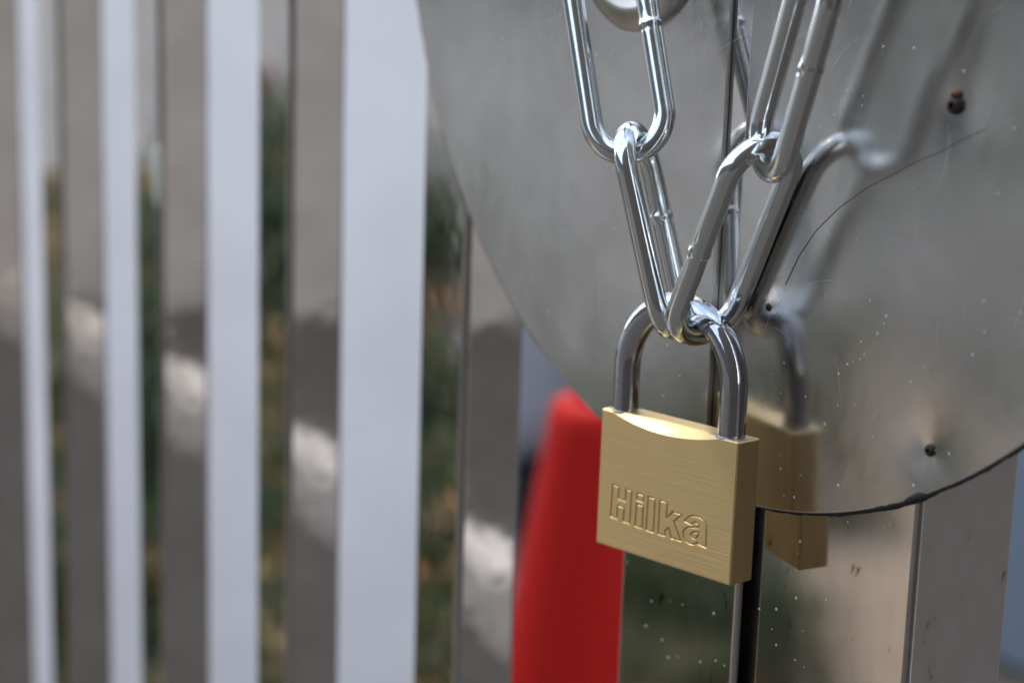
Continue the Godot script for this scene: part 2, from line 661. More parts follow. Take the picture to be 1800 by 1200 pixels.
	# ---- right leaf
	leaf = thing("gate_leaf", "stainless steel gate leaf with stained stile and the right half of the round plate", "gate")
	for k in 7:
		part("bar", bar_mesh, M.bar_steel, leaf, Vector3(-0.2070 + k * PITCH, 0, 0))
	part("stile", section(0.05546, 0.032, y0 - 0.05, y1 + 0.036, 0.0017), M.stile_steel, leaf, Vector3(-0.36259, 0, 0))
	part("stile", section(0.05302, 0.032, y0 - 0.05, y1 + 0.036, 0.0017), M.stile_steel, leaf, Vector3(0.73, 0, 0))
	for y in [y0, y1]:
		var rail := part("rail", section(0.035, 0.028, 0.0, 1.0369, 0.0026), M.bar_steel, leaf, Vector3(0.73, y, -0.001))
		rail.rotation.z = PI / 2
	plate = part("half_plate", half_plate(1.0, SEAM_R), M.plate_steel, leaf)
	part("rim", rims[-1], M.edge_steel, plate)
	plate.set_meta("label", "right half of the round steel plate with screws and dents")
	screw(leaf, -0.3053, -0.0382, PLATE_Z - 0.0009, 0.0021)
	screw(leaf, -0.3045, -0.1161, PLATE_Z - 0.0010, 0.0015)
	screw(leaf, -0.3626, -0.0941, PLATE_Z + plate_relief(-0.3626, EYE_Y - 0.0941) - 0.0003, 0.0010)
	var crust := SphereMesh.new()
	crust.radius = 0.0015
	crust.height = 0.0022
	crust.radial_segments = 12
	crust.rings = 6
	part("rust_crust", crust, M.rust, leaf, Vector3(-0.3053, EYE_Y - 0.0358, PLATE_Z - 0.0007))
	bead(276.0, 345.0, 0.00055, M.sealant, leaf, 297.8, 0.0004)
	spots = []
	for s in [[-0.3053, -0.0814], [-0.3204, -0.088], [-0.3259, -0.0853], [-0.2904, -0.0857], [-0.335, -0.1127], [-0.3352, -0.105], [-0.3281, -0.0957], [-0.3267, -0.0984], [-0.3231, -0.0933], [-0.3075, -0.0973], [-0.3152, -0.0579], [-0.3397, -0.0381], [-0.3196, -0.07], [-0.3318, -0.0719], [-0.3579, -0.0949], [-0.3562, -0.1145], [-0.3468, -0.1133], [-0.3289, -0.1112], [-0.3551, -0.1304], [-0.3332, -0.1322], [-0.3528, -0.1403], [-0.3489, -0.1396], [-0.347, -0.1334], [-0.2983, -0.1153], [-0.3029, -0.1157], [-0.3084, -0.1254]]:
		spots.append([s[0], EYE_Y + s[1]])
	for k in 90:
		spots.append([rng.randf_range(-0.368, -0.27), EYE_Y + rng.randf_range(-0.135, 0.10)])
	z = part("dust_specks", make_spots(spots, PLATE_Z + 0.00002, 0.00014, 0.00040), M.dust, leaf)
	z.set_meta("kind", "stuff")
	spots = []
	for s in [[-0.3613, -0.1733], [-0.3546, -0.1712], [-0.3559, -0.177], [-0.3473, -0.1509], [-0.3478, -0.1542], [-0.3306, -0.1409], [-0.3182, -0.1387], [-0.3362, -0.1626], [-0.3285, -0.1609]]:
		spots.append([s[0], EYE_Y + s[1]])
	for k in 14:
		spots.append([rng.randf_range(-0.36, -0.312), EYE_Y + rng.randf_range(-0.22, -0.16)])
	z = part("dust_specks", make_spots(spots, 0.00005, 0.00014, 0.00036), M.dust, leaf)
	z.set_meta("kind", "stuff")
	scratches(130, -0.37, -0.25, leaf)
	# ---- hair stuck to the plate
	var path := PackedVector3Array()
	var rad := PackedFloat32Array()
	var cv := Curve3D.new()
	for p in [[-0.3565, -0.0872], [-0.3519, -0.0793], [-0.3463, -0.0722], [-0.3388, -0.0656], [-0.3297, -0.0594], [-0.3216, -0.0553], [-0.3155, -0.0519], [-0.3086, -0.0489], [-0.3021, -0.0453], [-0.2953, -0.0422]]:
		cv.add_point(Vector3(p[0], p[1] + EYE_Y, PLATE_Z + plate_relief(p[0], p[1] + EYE_Y) + 0.0001))
	for i in 60:
		var q := cv.sample_baked(cv.get_baked_length() * i / 59.0)
		q.z = PLATE_Z + plate_relief(q.x, q.y) + 0.00008
		path.append(q)
		rad.append(0.00007)
	var hair := part("hair", tube(path, rad, 6, Vector3(0, 0, 1)), M.hair_fibre, self)
	tag(hair, "thin dark hair stuck across the right half plate", "hair")

# ---------------------------------------------------------------- chain
func link_mesh(pb: Vector3, pt: Vector3, side: Vector3, weld_side: float, weld_at: float) -> ArrayMesh:
	var ax := (pt - pb).normalized()
	var s := (side - ax * side.dot(ax)).normalized()
	var L := pb.distance_to(pt)
	var path := PackedVector3Array()
	var rad := PackedFloat32Array()
	var n_arc := 28
	var n_line := 70
	var weld := pb + ax * L * weld_at + s * LINK_A * weld_side
	for i in n_line:                       # up the + side
		path.append(pb + s * LINK_A + ax * L * i / n_line)
	for i in n_arc:
		var a := PI * i / n_arc
		path.append(pt + s * LINK_A * cos(a) + ax * LINK_A * sin(a))
	for i in n_line:
		path.append(pt - s * LINK_A - ax * L * i / n_line)
	for i in n_arc:
		var a := PI * i / n_arc
		path.append(pb - s * LINK_A * cos(a) - ax * LINK_A * sin(a))
	var fat := rng.randf_range(0.08, 0.15)
	for p in path:
		var d := (p - weld).dot(ax)
		var near: float = 1.0 if (p - weld).length() < 0.006 else 0.0
		var r := WIRE * (1.0 + near * (fat * exp(-pow(d / 0.0007, 2.0)) - 0.05 * exp(-pow((d + 0.0011) / 0.0005, 2.0)) - 0.025 * exp(-pow((d - 0.0030) / 0.0014, 2.0))))
		rad.append(r)
	return tube(path, rad, 28, ax.cross(s), true)

func build_chain() -> void:
	var o := thing("chain", "bright zinc plated steel chain with welded oval links holding the brass padlock", "chain")
	var up := Vector3(0, EYE_Y, 0)
	var A := [Vector3(-0.39984, -0.05017, 0.02103), Vector3(-0.41349, -0.01906, 0.01928), Vector3(0.67886, 0.25926, -0.68697)]
	var B := [Vector3(-0.38516, -0.09353, 0.01702), Vector3(-0.39395, -0.06258, 0.02101), Vector3(-0.58628, -0.06238, -0.8077)]
	var C := [Vector3(-0.37148, -0.09425, 0.01396), Vector3(-0.35425, -0.05981, 0.01479), Vector3(0.00542, 0.0578, -0.99831)]
	var D := [Vector3(-0.34415, -0.04738, 0.01858), Vector3(-0.33182, -0.01576, 0.0203), Vector3(0.87576, -0.35899, 0.32274)]
	part("link", link_mesh(A[0] + up, A[1] + up, A[2], 1.0, 0.665), M.zinc, o)
	part("link", link_mesh(B[0] + up, B[1] + up, B[2], 1.0, 0.60), M.zinc, o)
	part("link", link_mesh(C[0] + up, C[1] + up, C[2], -1.0, 0.46), M.zinc, o)
	part("link", link_mesh(D[0] + up, D[1] + up, D[2], 1.0, 0.60), M.zinc, o)
	# on up to the rod that carries the chain
	for q in [[A, Vector3(-0.418, 0.0868, 0.030)], [D, Vector3(-0.335, 0.0868, 0.030)]]:
		var ax: Vector3 = (q[0][1] - q[0][0]).normalized()
		var apex: Vector3 = q[0][1] + ax * LINK_A
		var low: Vector3 = apex - Vector3(0, 2 * WIRE, 0)
		var to: Vector3 = q[1]
		var dir := (to - low).normalized()
		var step := ((to - low).length() - 2 * WIRE) / 2.0 + 2 * WIRE
		var side: Vector3 = dir.cross(q[0][2]).normalized()
		for k in 2:
			part("link", link_mesh(low + dir * LINK_A + up, low + dir * (step - LINK_A) + up, side, 1.0, 0.5), M.zinc, o)
			low += dir * (step - 2 * WIRE)
			side = dir.cross(side).normalized()
	var rod := thing("chain_rod", "short steel rod across the plates that the chain hangs from", "rod")
	var bar := CylinderMesh.new()
	bar.top_radius = 0.005
	bar.bottom_radius = 0.005
	bar.height = 0.15
	var b := part("rod", bar, M.bar_steel, rod, Vector3(-0.3765, EYE_Y + 0.0788, 0.030))
	b.rotation.z = PI / 2
	for x in [-0.445, -0.308]:
		var foot := CylinderMesh.new()
		foot.top_radius = 0.0045
		foot.bottom_radius = 0.0045
		foot.height = 0.0215
		var f := part("foot", foot, M.bar_steel, rod, Vector3(x, EYE_Y + 0.0788, 0.0155))
		f.rotation.x = PI / 2

# ---------------------------------------------------------------- padlock
const LETTERS := [
	[[-18.3, -1.27], [-16.01, -1.39], [-16.16, -4.61], [-13.52, -4.67], [-13.43, -1.46], [-11.35, -1.55], [-11.55, -10.32], [-13.95, -10.23], [-13.72, -6.55], [-16.17, -6.44], [-16.25, -10.09], [-18.56, -9.95]],
	[[-9.33, -1.62], [-6.96, -1.74], [-7.05, -3.52], [-9.44, -3.45]],
	[[-9.39, -4.55], [-7.02, -4.61], [-7.04, -10.55], [-9.58, -10.48]],
	[[-5.43, -1.71], [-2.95, -1.76], [-3.03, -10.68], [-5.57, -10.61]],
	[[-1.25, -1.76], [1.32, -1.84], [1.19, -5.98], [3.42, -3.8], [6.56, -3.75], [3.84, -6.29], [6.6, -10.65], [3.28, -10.75], [2.21, -8.21], [1.09, -9.34], [0.98, -10.67], [-1.37, -10.7]],
	[[7.42, -5.27], [8.11, -4.45], [9.29, -3.59], [10.17, -3.28], [10.95, -3.16], [11.85, -3.09], [12.74, -3.19], [13.63, -3.48], [14.26, -3.89], [14.68, -4.4], [14.9, -4.97], [15.11, -10.34], [12.38, -10.13], [12.11, -9.82], [11.65, -10.17], [11.15, -10.46], [10.59, -10.64], [10.06, -10.7], [9.25, -10.62], [8.54, -10.38], [7.92, -9.95], [7.47, -9.44], [7.23, -8.83], [7.19, -8.31], [7.39, -7.75], [7.82, -7.29], [8.43, -6.83], [9.14, -6.51], [10.05, -6.26], [11.21, -6.11], [12.31, -5.86], [12.45, -5.53], [12.4, -5.27], [12.12, -4.97], [11.67, -4.82], [11.17, -4.8], [10.76, -4.88], [10.28, -5.13], [9.81, -5.58]],
	[[12.4, -7.08], [11.27, -7.3], [10.57, -7.51], [10.1, -7.79], [9.88, -8.25], [9.99, -8.67], [10.3, -8.91], [10.76, -9.04], [11.27, -8.97], [11.77, -8.66], [12.16, -8.1]]]

func groove(x: float, y: float) -> float:
	var best := 1e9
	var p := Vector2(x, y)
	for poly in LETTERS:
		var box_ok: bool = x > poly[0][0] - 9.5 and x < poly[0][0] + 9.5
		if not box_ok:
			continue
		for i in poly.size():
			var a := Vector2(poly[i][0], poly[i][1])
			var q: Array = poly[(i + 1) % poly.size()]
			var b := Vector2(q[0], q[1])
			if minf(a.x, b.x) - 0.5 > x or maxf(a.x, b.x) + 0.5 < x or minf(a.y, b.y) - 0.5 > y or maxf(a.y, b.y) + 0.5 < y:
				continue
			var ab := b - a
			var t := clampf((p - a).dot(ab) / ab.length_squared(), 0.0, 1.0)
			best = minf(best, (a + ab * t - p).length_squared())
	var d := sqrt(best)
	return -0.38 * smoothstep(0.24, 0.06, d)

func build_padlock() -> void:
	var rt := Vector3(-0.37870, EYE_Y - 0.14464, 0.01584)
	var o := thing("padlock", "brass padlock with steel shackle and engraved lettering hanging from the chain", "padlock", rt)
	o.basis = Basis(Vector3.UP, deg_to_rad(10.744)) * Basis(Vector3.RIGHT, deg_to_rad(-1.843)) * Basis(Vector3.BACK, deg_to_rad(1.541))
	var hx := 23.6
	var hy := 18.34
	var hz := 4.24
	var b := 0.35
	# --- front face with the engraved outlines, millimetres
	var xs := []
	var ys := []
	for i in 9:
		xs.append(lerpf(-hx + b, -19.4, i / 9.0))
	var nx := 360
	for i in nx:
		xs.append(lerpf(-19.4, 16.1, float(i) / nx))
	for i in 11:
		xs.append(lerpf(16.1, hx - b, i / 10.0))
	for i in 10:
		ys.append(lerpf(-hy + b, -11.6, i / 10.0))
	var ny := 116
	for i in ny:
		ys.append(lerpf(-11.6, 0.0, float(i) / ny))
	for i in 17:
		ys.append(lerpf(0.0, 1.0, i / 16.0) + 100.0)    # stretched up to the curved bevel
	var Hh := []
	for y in ys:
		var row := PackedFloat32Array()
		for x in xs:
			row.append(groove(x, y) if y < 0.0 and y > -11.5 and x > -19.3 and x < 16.0 else 0.0)
		Hh.append(row)
	var P := []
	var N := []
	var UV := []
	for i in ys.size():
		var rp := PackedVector3Array()
		var rn := PackedVector3Array()
		var ru := PackedVector2Array()
		for j in xs.size():
			var x: float = xs[j]
			var y: float = ys[i]
			if y >= 100.0:
				y = (y - 100.0) * crest(x, hy, b)
			var gx := 0.0
			var gy := 0.0
			if i > 0 and j > 0 and i < ys.size() - 1 and j < xs.size() - 1 and ys[i] < 0.0:
				gx = (Hh[i][j + 1] - Hh[i][j - 1]) / (xs[j + 1] - xs[j - 1])
				gy = (Hh[i + 1][j] - Hh[i - 1][j]) / maxf(minf(ys[i + 1], 0.0) - ys[i - 1], 0.01)
			rp.append(Vector3(x, y, hz + Hh[i][j]) * 0.001)
			rn.append(Vector3(-gx, -gy, 1).normalized())
			ru.append(Vector2(x, y))
		P.append(rp)
		N.append(rn)
		UV.append(ru)
	var m := grid_mesh(P, N, UV)
	# --- the rest of the body, flat faces
	var st := st_new()
	var k := 0.001
	var n := 60
	var prof := []
	for i in n + 1:
		var x := lerpf(-hx + b, hx - b, float(i) / n)
		var g := lens(x)
		prof.append([Vector3(x, crest(x, hy, b), hz) * k, Vector3(x, hy, hz - b - 2.5 * g) * k, Vector3(x, hy, -hz + b) * k, Vector3(x, hy - b, -hz) * k, Vector3(x, -hy + b, -hz) * k, Vector3(x, -hy, -hz + b) * k, Vector3(x, -hy, hz - b) * k, Vector3(x, -hy + b, hz) * k])
	for i in n:
		for j in range(1, 7):
			quad_uv(st, [prof[i][j], prof[i + 1][j], prof[i + 1][j + 1], prof[i][j + 1]], 0)
	for sg in [-1.0, 1.0]:
		var q: Array = prof[0 if sg < 0 else n]
		var ring := []
		for p in q:
			var c := Vector3(sg * hx * k, clampf(p.y, (-hy + b) * k, (hy - b) * k), clampf(p.z, (-hz + b) * k, (hz - b) * k))
			ring.append(c)
		for j in 8:
			var j2 := (j + 1) % 8
			if sg > 0:
				quad_uv(st, [q[j], ring[j], ring[j2], q[j2]], 2)
			else:
				quad_uv(st, [q[j], q[j2], ring[j2], ring[j]], 2)
		var y_a := (hy - b) * k
		var z_a := (hz - b) * k
		var f := [Vector3(sg * hx * k, -y_a, z_a), Vector3(sg * hx * k, -y_a, -z_a), Vector3(sg * hx * k, y_a, -z_a), Vector3(sg * hx * k, y_a, z_a)]
		if sg > 0:
			quad_uv(st, [f[0], f[1], f[2], f[3]], 2)
		else:
			quad_uv(st, [f[0], f[3], f[2], f[1]], 2)
	st.generate_normals()
	st.commit(m)
	P = []
	N = []
	UV = []
	for i in 161:
		var rp := PackedVector3Array()
		var rn := PackedVector3Array()
		var ru := PackedVector2Array()
		var x := lerpf(-hx + b, hx - b, i / 160.0)
		for j in 5:
			var t := j / 4.0
			rp.append(bevel_point(x, t, hy, hz, b) * k)
			var du := bevel_point(x + 0.05, t, hy, hz, b) - bevel_point(x - 0.05, t, hy, hz, b)
			var dv := bevel_point(x, 1.0, hy, hz, b) - bevel_point(x, 0.0, hy, hz, b)
			rn.append(dv.cross(du).normalized() * -1.0)
			ru.append(Vector2(x * 0.1, t * 0.3))
		P.append(rp)
		N.append(rn)
		UV.append(ru)
	m.add_surface_from_arrays(Mesh.PRIMITIVE_TRIANGLES, grid_mesh(P, N, UV).surface_get_arrays(0))
	part("body", m, M.brass, o)
	# --- shackle
	var path := PackedVector3Array()
	var rad := PackedFloat32Array()
	var sr := 0.0035
	var half := 0.0184
	var cx := -0.0007
	var cy := 0.0520 - half - sr
	for i in 24:
		path.append(Vector3(cx - half, lerpf(0.0168, cy, i / 24.0), 0))
	for i in 65:
		var a := PI - PI * i / 64.0
		path.append(Vector3(cx + half * cos(a), cy + half * sin(a), 0))
	for i in range(1, 25):
		path.append(Vector3(cx + half, lerpf(cy, 0.0168, i / 24.0), 0))
	for p in path:
		rad.append(sr)
	part("shackle", tube(path, rad, 48, Vector3(0, 0, 1)), M.shackle_steel, o)
	for sx in [-1.0, 1.0]:
		part("shackle_bush", lathe([Vector2(0.0042, -0.0002), Vector2(0.0042, 0.00006), Vector2(0.0040, 0.00014), Vector2(0.0037, 0.00014), Vector2(0.00358, -0.0001)], 40), M.satin_steel, o, Vector3(cx + sx * half, hy * k, 0))

func lens(x: float) -> float:
	return maxf(0.0, 1.0 - pow((x + 1.2) / 18.4, 2.0))

func bevel_point(x: float, t: float, hy: float, hz: float, b: float) -> Vector3:
	return Vector3(x, crest(x, hy, b), hz).lerp(Vector3(x, hy, hz - b - 2.5 * lens(x)), t)

func crest(x: float, hy: float, b: float) -> float:
	return hy - b - 2.5 * lens(x)

# ---------------------------------------------------------------- behind the gate
func build_behind() -> void:
	var cone := make_cone("red traffic cone standing just behind the steel gate")
	cone.position = Vector3(-0.99, 0, -0.393)
	cone.rotation.y = 0.3
	var t := thing("utility_cabinet", "pale blue grey painted utility cabinet seen between the gate bars", "cabinet", Vector3(-2.0, 0, -0.52))
	part("plinth", box(Vector3(0.46, 0.04, 0.84), 0.004), M.asphalt, t, Vector3(-0.25, 0.02, 0))
	part("body", box(Vector3(0.50, 1.38, 0.90), 0.006), M.cabinet_paint, t, Vector3(-0.265, 0.73, 0))
	part("door", box(Vector3(0.014, 1.36, 0.87), 0.004), M.cabinet_paint, t, Vector3(-0.0055, 0.73, 0))
	part("handle", box(Vector3(0.02, 0.14, 0.03), 0.004), M.bar_steel, t, Vector3(0.0115, 1.10, -0.34))
	part("roof", box(Vector3(0.56, 0.05, 0.96), 0.008), M.cabinet_paint, t, Vector3(-0.265, 1.445, 0))
	t = thing("litter_bin", "pale grey rounded bin with dark base standing beyond the cabinet", "bin", Vector3(-2.78, 0, -1.38))
	part("base", lathe([Vector2(0.0, 0.0), Vector2(0.13, 0.0), Vector2(0.13, 0.13), Vector2(0.0, 0.13)], 32), M.rubber, t)
	part("body", lathe([Vector2(0.0, 0.131), Vector2(0.11, 0.131), Vector2(0.145, 0.15), Vector2(0.163, 0.19), Vector2(0.165, 0.24), Vector2(0.150, 0.55), Vector2(0.14, 0.72), Vector2(0.12, 0.74), Vector2(0.0, 0.74)], 48), M.bin_plastic, t)
	t = thing("low_wall", "low dark grey painted wall behind the traffic cone", "wall", Vector3(-4.0, 0, -1.8))
	part("wall", box(Vector3(2.8, 0.92, 0.18), 0.01), M.grey_paint, t, Vector3(0, 0.46, 0))
	part("coping", box(Vector3(2.84, 0.05, 0.24), 0.008), M.grey_paint, t, Vector3(0, 0.945, 0))
	t = thing("storage_box", "slate blue painted storage box behind the right gate leaf", "box", Vector3(-1.85, 0, -1.95))
	part("body", box(Vector3(1.3, 0.66, 0.5), 0.015), M.blue_paint, t, Vector3(0, 0.33, 0))
	part("lid", box(Vector3(1.34, 0.06, 0.54), 0.015), M.blue_paint, t, Vector3(0, 0.693, 0))
	t = thing("rendered_wall", "pale grey rendered wall mirrored in the sides of the gate bars", "wall", Vector3(3.2, 0, -2.6))
	part("wall", box(Vector3(0.2, 2.3, 4.6), 0.01), M.pale_render, t, Vector3(0, 1.15, 0))
	part("coping", box(Vector3(0.28, 0.06, 4.64), 0.01), M.pale_concrete, t, Vector3(0, 2.33, 0))

func build_round() -> void:
	var t := thing("dark_standin_wall", "added dark wall out of view that darkens the reflections, standing in for the person at the camera", "building", Vector3(1.75, 0, 4.3))  # unseen, added to block light from the right and darken mirror images
	part("wall", box(Vector3(0.3, 5.4, 8.2), 0.01), M.standin_dark, t, Vector3(0, 2.7, 0))
	part("roof_edge", box(Vector3(0.5, 0.16, 8.5), 0.02), M.rubber, t, Vector3(0, 5.48, 0))
	t = thing("far_dark_block", "added long dark grey block out of view that gives the chain its dark mirrored bands", "building", Vector3(-9, 0, 21))  # unseen, added to hide low sky and put dark bands into reflections
	part("wall", box(Vector3(46, 7.5, 0.5), 0.02), M.far_block_grey, t, Vector3(0, 3.75, 0))
	part("roof_edge", box(Vector3(46.4, 0.3, 0.9), 0.02), M.rubber, t, Vector3(0, 7.65, 0))
	t.rotation.y = -0.35

func make_cone(label: String) -> Node3D:
	var t := thing("traffic_cone", label, "traffic cone")
	part("base", box(Vector3(0.40, 0.035, 0.40), 0.012), M.rubber, t, Vector3(0, 0.0175, 0))
	part("cone_body", lathe([Vector2(0.165, 0.035), Vector2(0.165, 0.045), Vector2(0.148, 0.055), Vector2(0.040, 0.722), Vector2(0.039, 0.732), Vector2(0.036, 0.740), Vector2(0.031, 0.743), Vector2(0.024, 0.743), Vector2(0.024, 0.66)], 56), M.cone_plastic, t)
	return t

# ---------------------------------------------------------------- in front of the gate: what the steel mirrors
func leaf_quad(st: SurfaceTool, p: Vector3, d: Vector3, up: Vector3, l: float, w: float, c: Color) -> void:
	var s := d.cross(up).normalized() * w
	var tip := p + d * l
	var mid := p + d * l * 0.45 + up * l * 0.06
	for q in [[p, mid + s, tip], [p, tip, mid - s]]:
		for v in q:
			st.set_color(c)
			st.add_vertex(v)

func shrub_mesh(sd: int, tint: Color) -> ArrayMesh:
	var r := RandomNumberGenerator.new()
	r.seed = sd
	var st := st_new()
	for i in 900:
		var dir := Vector3(r.randfn(0, 1), absf(r.randfn(0, 0.9)) + 0.05, r.randfn(0, 1)).normalized()
		var lump := 0.78 + 0.3 * sin(dir.x * 5.0 + sd) * cos(dir.z * 4.3 + sd * 1.7)
		var rr := lump * pow(r.randf(), 0.35)
		var p := Vector3(dir.x * rr * 0.5, dir.y * rr * 0.95, dir.z * rr * 0.5)
		var d := (dir + Vector3(r.randfn(0, 0.6), r.randfn(0, 0.6), r.randfn(0, 0.6))).normalized()
		var k := r.randf_range(0.55, 1.4)
		var c := Color(tint.r * k, tint.g * k * r.randf_range(0.9, 1.1), tint.b * k)
		if r.randf() < 0.06:
			c = Color(0.30, 0.15, 0.05)
		leaf_quad(st, p, d, Vector3(r.randfn(0, 0.5), 1, r.randfn(0, 0.5)).normalized(), r.randf_range(0.10, 0.20), 0.035, c)
	return flat_done(st)

func bed_spot() -> Vector2:
	var x := rng.randf_range(-6.6, -1.85)
	return Vector2(x, lerpf(0.32, 0.33 * -x + 0.62, rng.randf()))

func build_front() -> void:
	var kinds := [[3, Color(0.095, 0.135, 0.065)], [5, Color(0.072, 0.115, 0.065)], [8, Color(0.115, 0.13, 0.065)]]
	var meshes := []
	for k in kinds:
		meshes.append(shrub_mesh(k[0], k[1]))
	var stem := CylinderMesh.new()
	stem.top_radius = 0.02
	stem.bottom_radius = 0.045
	stem.height = 0.5
	stem.radial_segments = 8
	var names := ["mid green shrub in the bed in front of the gate", "dark green shrub in the bed in front of the gate", "olive green shrub in the bed in front of the gate"]
	var list := [[-2.35, 0.55, 0.36], [-2.85, 0.80, 0.42], [-2.5, 1.02, 0.30], [-3.4, 1.0, 0.48], [-3.1, 1.38, 0.40], [-3.95, 1.3, 0.52], [-3.5, 1.5, 0.42], [-4.45, 1.6, 0.55], [-4.3, 1.85, 0.48], [-5.05, 1.95, 0.6], [-5.0, 2.2, 0.5], [-5.7, 2.2, 0.6], [-2.1, 1.20, 0.26], [-1.95, 1.34, 0.24], [-2.22, 1.36, 0.27], [-2.4, 1.42, 0.24], [-2.68, 1.76, 0.36], [-2.52, 1.93, 0.32], [-2.95, 1.98, 0.34], [-2.80, 2.20, 0.17], [-3.0, 2.45, 0.19], [-2.9, 2.62, 0.25], [-3.08, 2.88, 0.24], [-2.78, 2.82, 0.21], [-4.5, 2.12, 0.47], [-5.2, 2.45, 0.52]]
	for i in list.size():
		var a: Array = list[i]
		var kd := i % 3
		var t := thing("shrub", names[kd], "shrub", Vector3(a[0], 0.02, a[1]), "shrubs in the bed in front of the gate")
		var h: float = a[2] * (0.80 if i < 7 else 1.0)
		t.scale = Vector3.ONE * h
		t.rotation.y = rng.randf() * TAU
		part("foliage", meshes[kd], M.leaf_green, t)
		part("stem", stem, M.twig, t, Vector3(0, 0.24, 0))
	var bush := thing("standin_shrub", "added dark shrub with turquoise and coral tufts, standing in for a dark blot mirrored in the plate", "shrub", Vector3(-4.6, 0.004, 4.27))  # invented shrub, shaped to mirror as a dark blot in the plate
	var crown := part("foliage", meshes[1], M.leaf_green, bush, Vector3(0, 0.16, 0))
	crown.scale = Vector3(0.68, 0.66, 0.68)
	part("stem", lathe([Vector2(0.028, 0.0), Vector2(0.02, 0.15), Vector2(0.014, 0.45)], 10), M.twig, bush)
	for bl in [[Vector3(0.20, 0.33, 0.02), Color(0.16, 0.42, 0.34), 0.085], [Vector3(0.18, 0.235, 0.10), Color(0.50, 0.16, 0.10), 0.06], [Vector3(0.26, 0.27, -0.10), Color(0.34, 0.24, 0.13), 0.06]]:  # tufts added for the colour spots inside the mirrored blot
		var bs := st_new()
		for i in 160:
			var dr := Vector3(rng.randfn(0, 1), rng.randfn(0, 1), rng.randfn(0, 1)).normalized()
			leaf_quad(bs, dr * bl[2] * pow(rng.randf(), 0.4), dr, Vector3(dr.z, dr.x, dr.y), 0.035, 0.014, bl[1])
		part("colour_tuft", flat_done(bs), M.leaf_litter, bush, bl[0])
	# ground cover: grassy tufts and fallen leaves
	var st := st_new()
	var tone := [Color(0.13, 0.17, 0.09), Color(0.10, 0.15, 0.08), Color(0.17, 0.17, 0.10), Color(0.24, 0.21, 0.13)]
	for i in 9000:
		var p := bed_spot()
		var c: Color = tone[[0, 0, 1, 1, 1, 2, 2, 3][rng.randi() % 8]]
		var an := rng.randf() * TAU
		leaf_quad(st, Vector3(p.x, 0.01 + 0.07 * rng.randf(), p.y), Vector3(cos(an) * 0.6, rng.randf_range(0.2, 1.0), sin(an) * 0.6).normalized(), Vector3(sin(an), 0.3, cos(an)).normalized(), rng.randf_range(0.05, 0.13), 0.012, c)
	var gc := part("ground_cover", flat_done(st), M.leaf_green, self)
	gc.set_meta("kind", "stuff")
	tag(gc, "green and straw coloured ground cover over the planting bed", "plants")
	st = st_new()
	var ramp := [Color(0.48, 0.24, 0.09), Color(0.34, 0.18, 0.08), Color(0.52, 0.36, 0.18), Color(0.24, 0.13, 0.07)]
	var piles := []
	for i in 26:
		piles.append(bed_spot())
	for i in 6500:
		var p: Vector2 = piles[rng.randi() % 26] + Vector2(rng.randfn(0, 0.16), rng.randfn(0, 0.10)) if i % 3 else bed_spot()
		if p.y < 0.25:
			continue
		var c: Color = ramp[rng.randi() % 4]
		var an := rng.randf() * TAU
		leaf_quad(st, Vector3(p.x, 0.03 + rng.randf() * 0.06, p.y), Vector3(cos(an), rng.randf_range(-0.1, 0.4), sin(an)).normalized(), Vector3.UP, rng.randf_range(0.05, 0.1), 0.024, c)
	var fl := part("fallen_leaves", flat_done(st), M.leaf_litter, self)
	fl.set_meta("kind", "stuff")
	tag(fl, "orange and brown fallen leaves over the planting bed", "leaves")
	var t := thing("bucket", "added small red bucket that gives the red blur mirrored in the gate bars", "bucket", Vector3(-9.4, 0.004, 3.9))  # invented object, put out there only for its red reflection
	part("shell", lathe([Vector2(0.0, 0.0), Vector2(0.10, 0.0), Vector2(0.13, 0.20), Vector2(0.14, 0.205), Vector2(0.14, 0.215), Vector2(0.122, 0.215), Vector2(0.09, 0.02)], 32), M.cone_plastic, t)
	part("rim_band", lathe([Vector2(0.141, 0.195), Vector2(0.146, 0.198), Vector2(0.146, 0.222), Vector2(0.139, 0.222)], 32), M.pale_concrete, t)

func sheet(pts: Array, y: float) -> ArrayMesh:
	var st := st_new()
	var poly := PackedVector2Array()
	for p in pts:
		poly.append(Vector2(p[0], p[1]))
	var tri := Geometry2D.triangulate_polygon(poly)
	for i in range(0, tri.size(), 3):
		var a := poly[tri[i]]
		var b := poly[tri[i + 1]]
		var c := poly[tri[i + 2]]
		var va := Vector3(a.x, y, a.y)
		var vb := Vector3(b.x, y, b.y)
		var vc := Vector3(c.x, y, c.y)
		if (vb - va).cross(vc - va).y > 0:
			st.add_vertex(va); st.add_vertex(vc); st.add_vertex(vb)
		else:
			st.add_vertex(va); st.add_vertex(vb); st.add_vertex(vc)
	return flat_done(st)

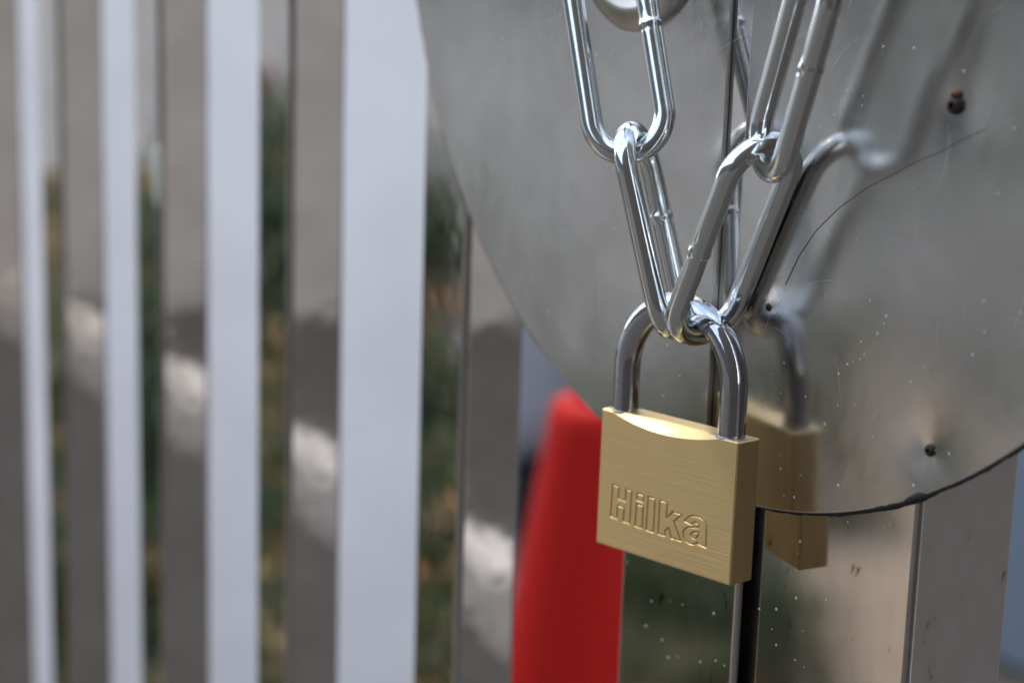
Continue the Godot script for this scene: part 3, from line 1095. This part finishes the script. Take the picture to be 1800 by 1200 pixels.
func build_setting() -> void:
	struct("ground", sheet([[-150, -150], [150, -150], [150, 150], [-150, 150]], 0.0), M.asphalt)
	struct("pavement", sheet([[-60, 0.12], [-0.95, 0.12], [-1.1, 1.1], [-2.6, 3.0], [-34, 40], [-60, 60]], 0.004), M.concrete_paving)
	var far := []  # ragged ground strips added so the bar sides mirror bands of sunlight
	var near := []
	var fade_edge := []
	for i in 131:
		var x := 1.0 + 2.05 * i / 130.0
		far.append([x, -1.335 + 0.075 * wave.get_noise_2d(x * 420.0, 5.0) + 0.055 * wave.get_noise_2d(x * 1300.0, 15.0)])
		near.append([x, -1.245 + 0.04 * wave.get_noise_2d(x * 500.0, 25.0)])
		fade_edge.append([x, -1.09 + 0.05 * wave.get_noise_2d(x * 300.0, 35.0)])
	near.reverse()
	fade_edge.reverse()
	struct("sun_band_strip", sheet(far + near, 0.010), M.pale_concrete)  # added pale strip, its mirror image stands in for sun on the bars
	struct("band_fade_strip", sheet(far.slice(0, 131) + fade_edge, 0.005), M.band_fade_grey)  # added grey strip, makes the mirrored sun band fade out below
	struct("planting_bed", sheet([[-1.75, 0.3], [-1.85, 1.15], [-2.3, 1.5], [-2.8, 1.6], [-6.4, 2.85], [-6.8, 0.6], [-4.0, 0.3]], 0.009), M.soil)
	struct("sandy_path", sheet([[-1.35, 0.9], [-1.1, 1.2], [-1.5, 1.95], [-2.6, 2.5], [-3.2, 2.75], [-3.0, 2.3], [-2.4, 1.80], [-1.80, 1.25]], 0.013), M.sand)

# ----------------------------------------------------------------
func _ready() -> void:
	rng.seed = 20
	wave.seed = 4
	wave.frequency = 0.02
	var cam := Camera3D.new()
	cam.name = "camera"
	var lens_ := CameraAttributesPhysical.new()
	lens_.frustum_focal_length = 67.459
	lens_.frustum_focus_distance = 0.468
	lens_.exposure_aperture = 8.6
	lens_.frustum_near = 0.02
	lens_.frustum_far = 500.0
	cam.attributes = lens_
	cam.fov = 20.171
	cam.near = 0.02
	cam.far = 500.0
	add_child(cam)
	cam.position = Vector3(0, EYE_Y, 0.30487)
	cam.basis = Basis(Vector3.UP, deg_to_rad(57.8681)) * Basis(Vector3.RIGHT, deg_to_rad(-12.6255)) * Basis(Vector3.BACK, deg_to_rad(1.8488))
	cam.current = true
	var env := Environment.new()
	env.background_mode = Environment.BG_SKY
	env.tonemap_mode = Environment.TONE_MAPPER_LINEAR
	env.tonemap_exposure = 1.55
	env.sdfgi_enabled = true
	env.ssao_enabled = true
	env.ssil_enabled = true
	var sky := Sky.new()
	var sm := ProceduralSkyMaterial.new()
	sm.sky_top_color = Color(0.58, 0.65, 0.76)
	sm.sky_horizon_color = Color(0.84, 0.87, 0.90)
	sm.sky_curve = 0.2
	sm.ground_bottom_color = Color(0.3, 0.29, 0.28)
	sm.ground_horizon_color = Color(0.5, 0.5, 0.5)
	sm.sky_energy_multiplier = 1.32
	var cl := FastNoiseLite.new()
	cl.seed = 12
	cl.frequency = 0.006
	cl.fractal_octaves = 5
	var ct := NoiseTexture2D.new()
	ct.width = 1024
	ct.height = 512
	ct.seamless = true
	ct.noise = cl
	var cg := Gradient.new()
	cg.offsets = PackedFloat32Array([0.0, 0.38, 0.62, 1.0])
	cg.colors = PackedColorArray([Color(0, 0, 0, 0), Color(0.25, 0.25, 0.25, 0.5), Color(0.75, 0.75, 0.74, 0.9), Color(0.9, 0.9, 0.88, 1)])
	ct.color_ramp = cg
	sm.sky_cover = ct
	sky.sky_material = sm
	env.sky = sky
	var we := WorldEnvironment.new()
	we.environment = env
	add_child(we)
	var sun := DirectionalLight3D.new()
	sun.name = "sun"
	sun.light_energy = 0.62
	sun.light_color = Color(1.0, 0.95, 0.88)
	sun.light_angular_distance = 7.0
	sun.shadow_enabled = true
	add_child(sun)
	sun.look_at_from_position(Vector3.ZERO, Vector3(0.55, -0.80, -0.12), Vector3.UP)

	make_materials()
	build_setting()
	build_gate()
	build_behind()
	build_front()
	build_round()
	build_chain()
	build_padlock()
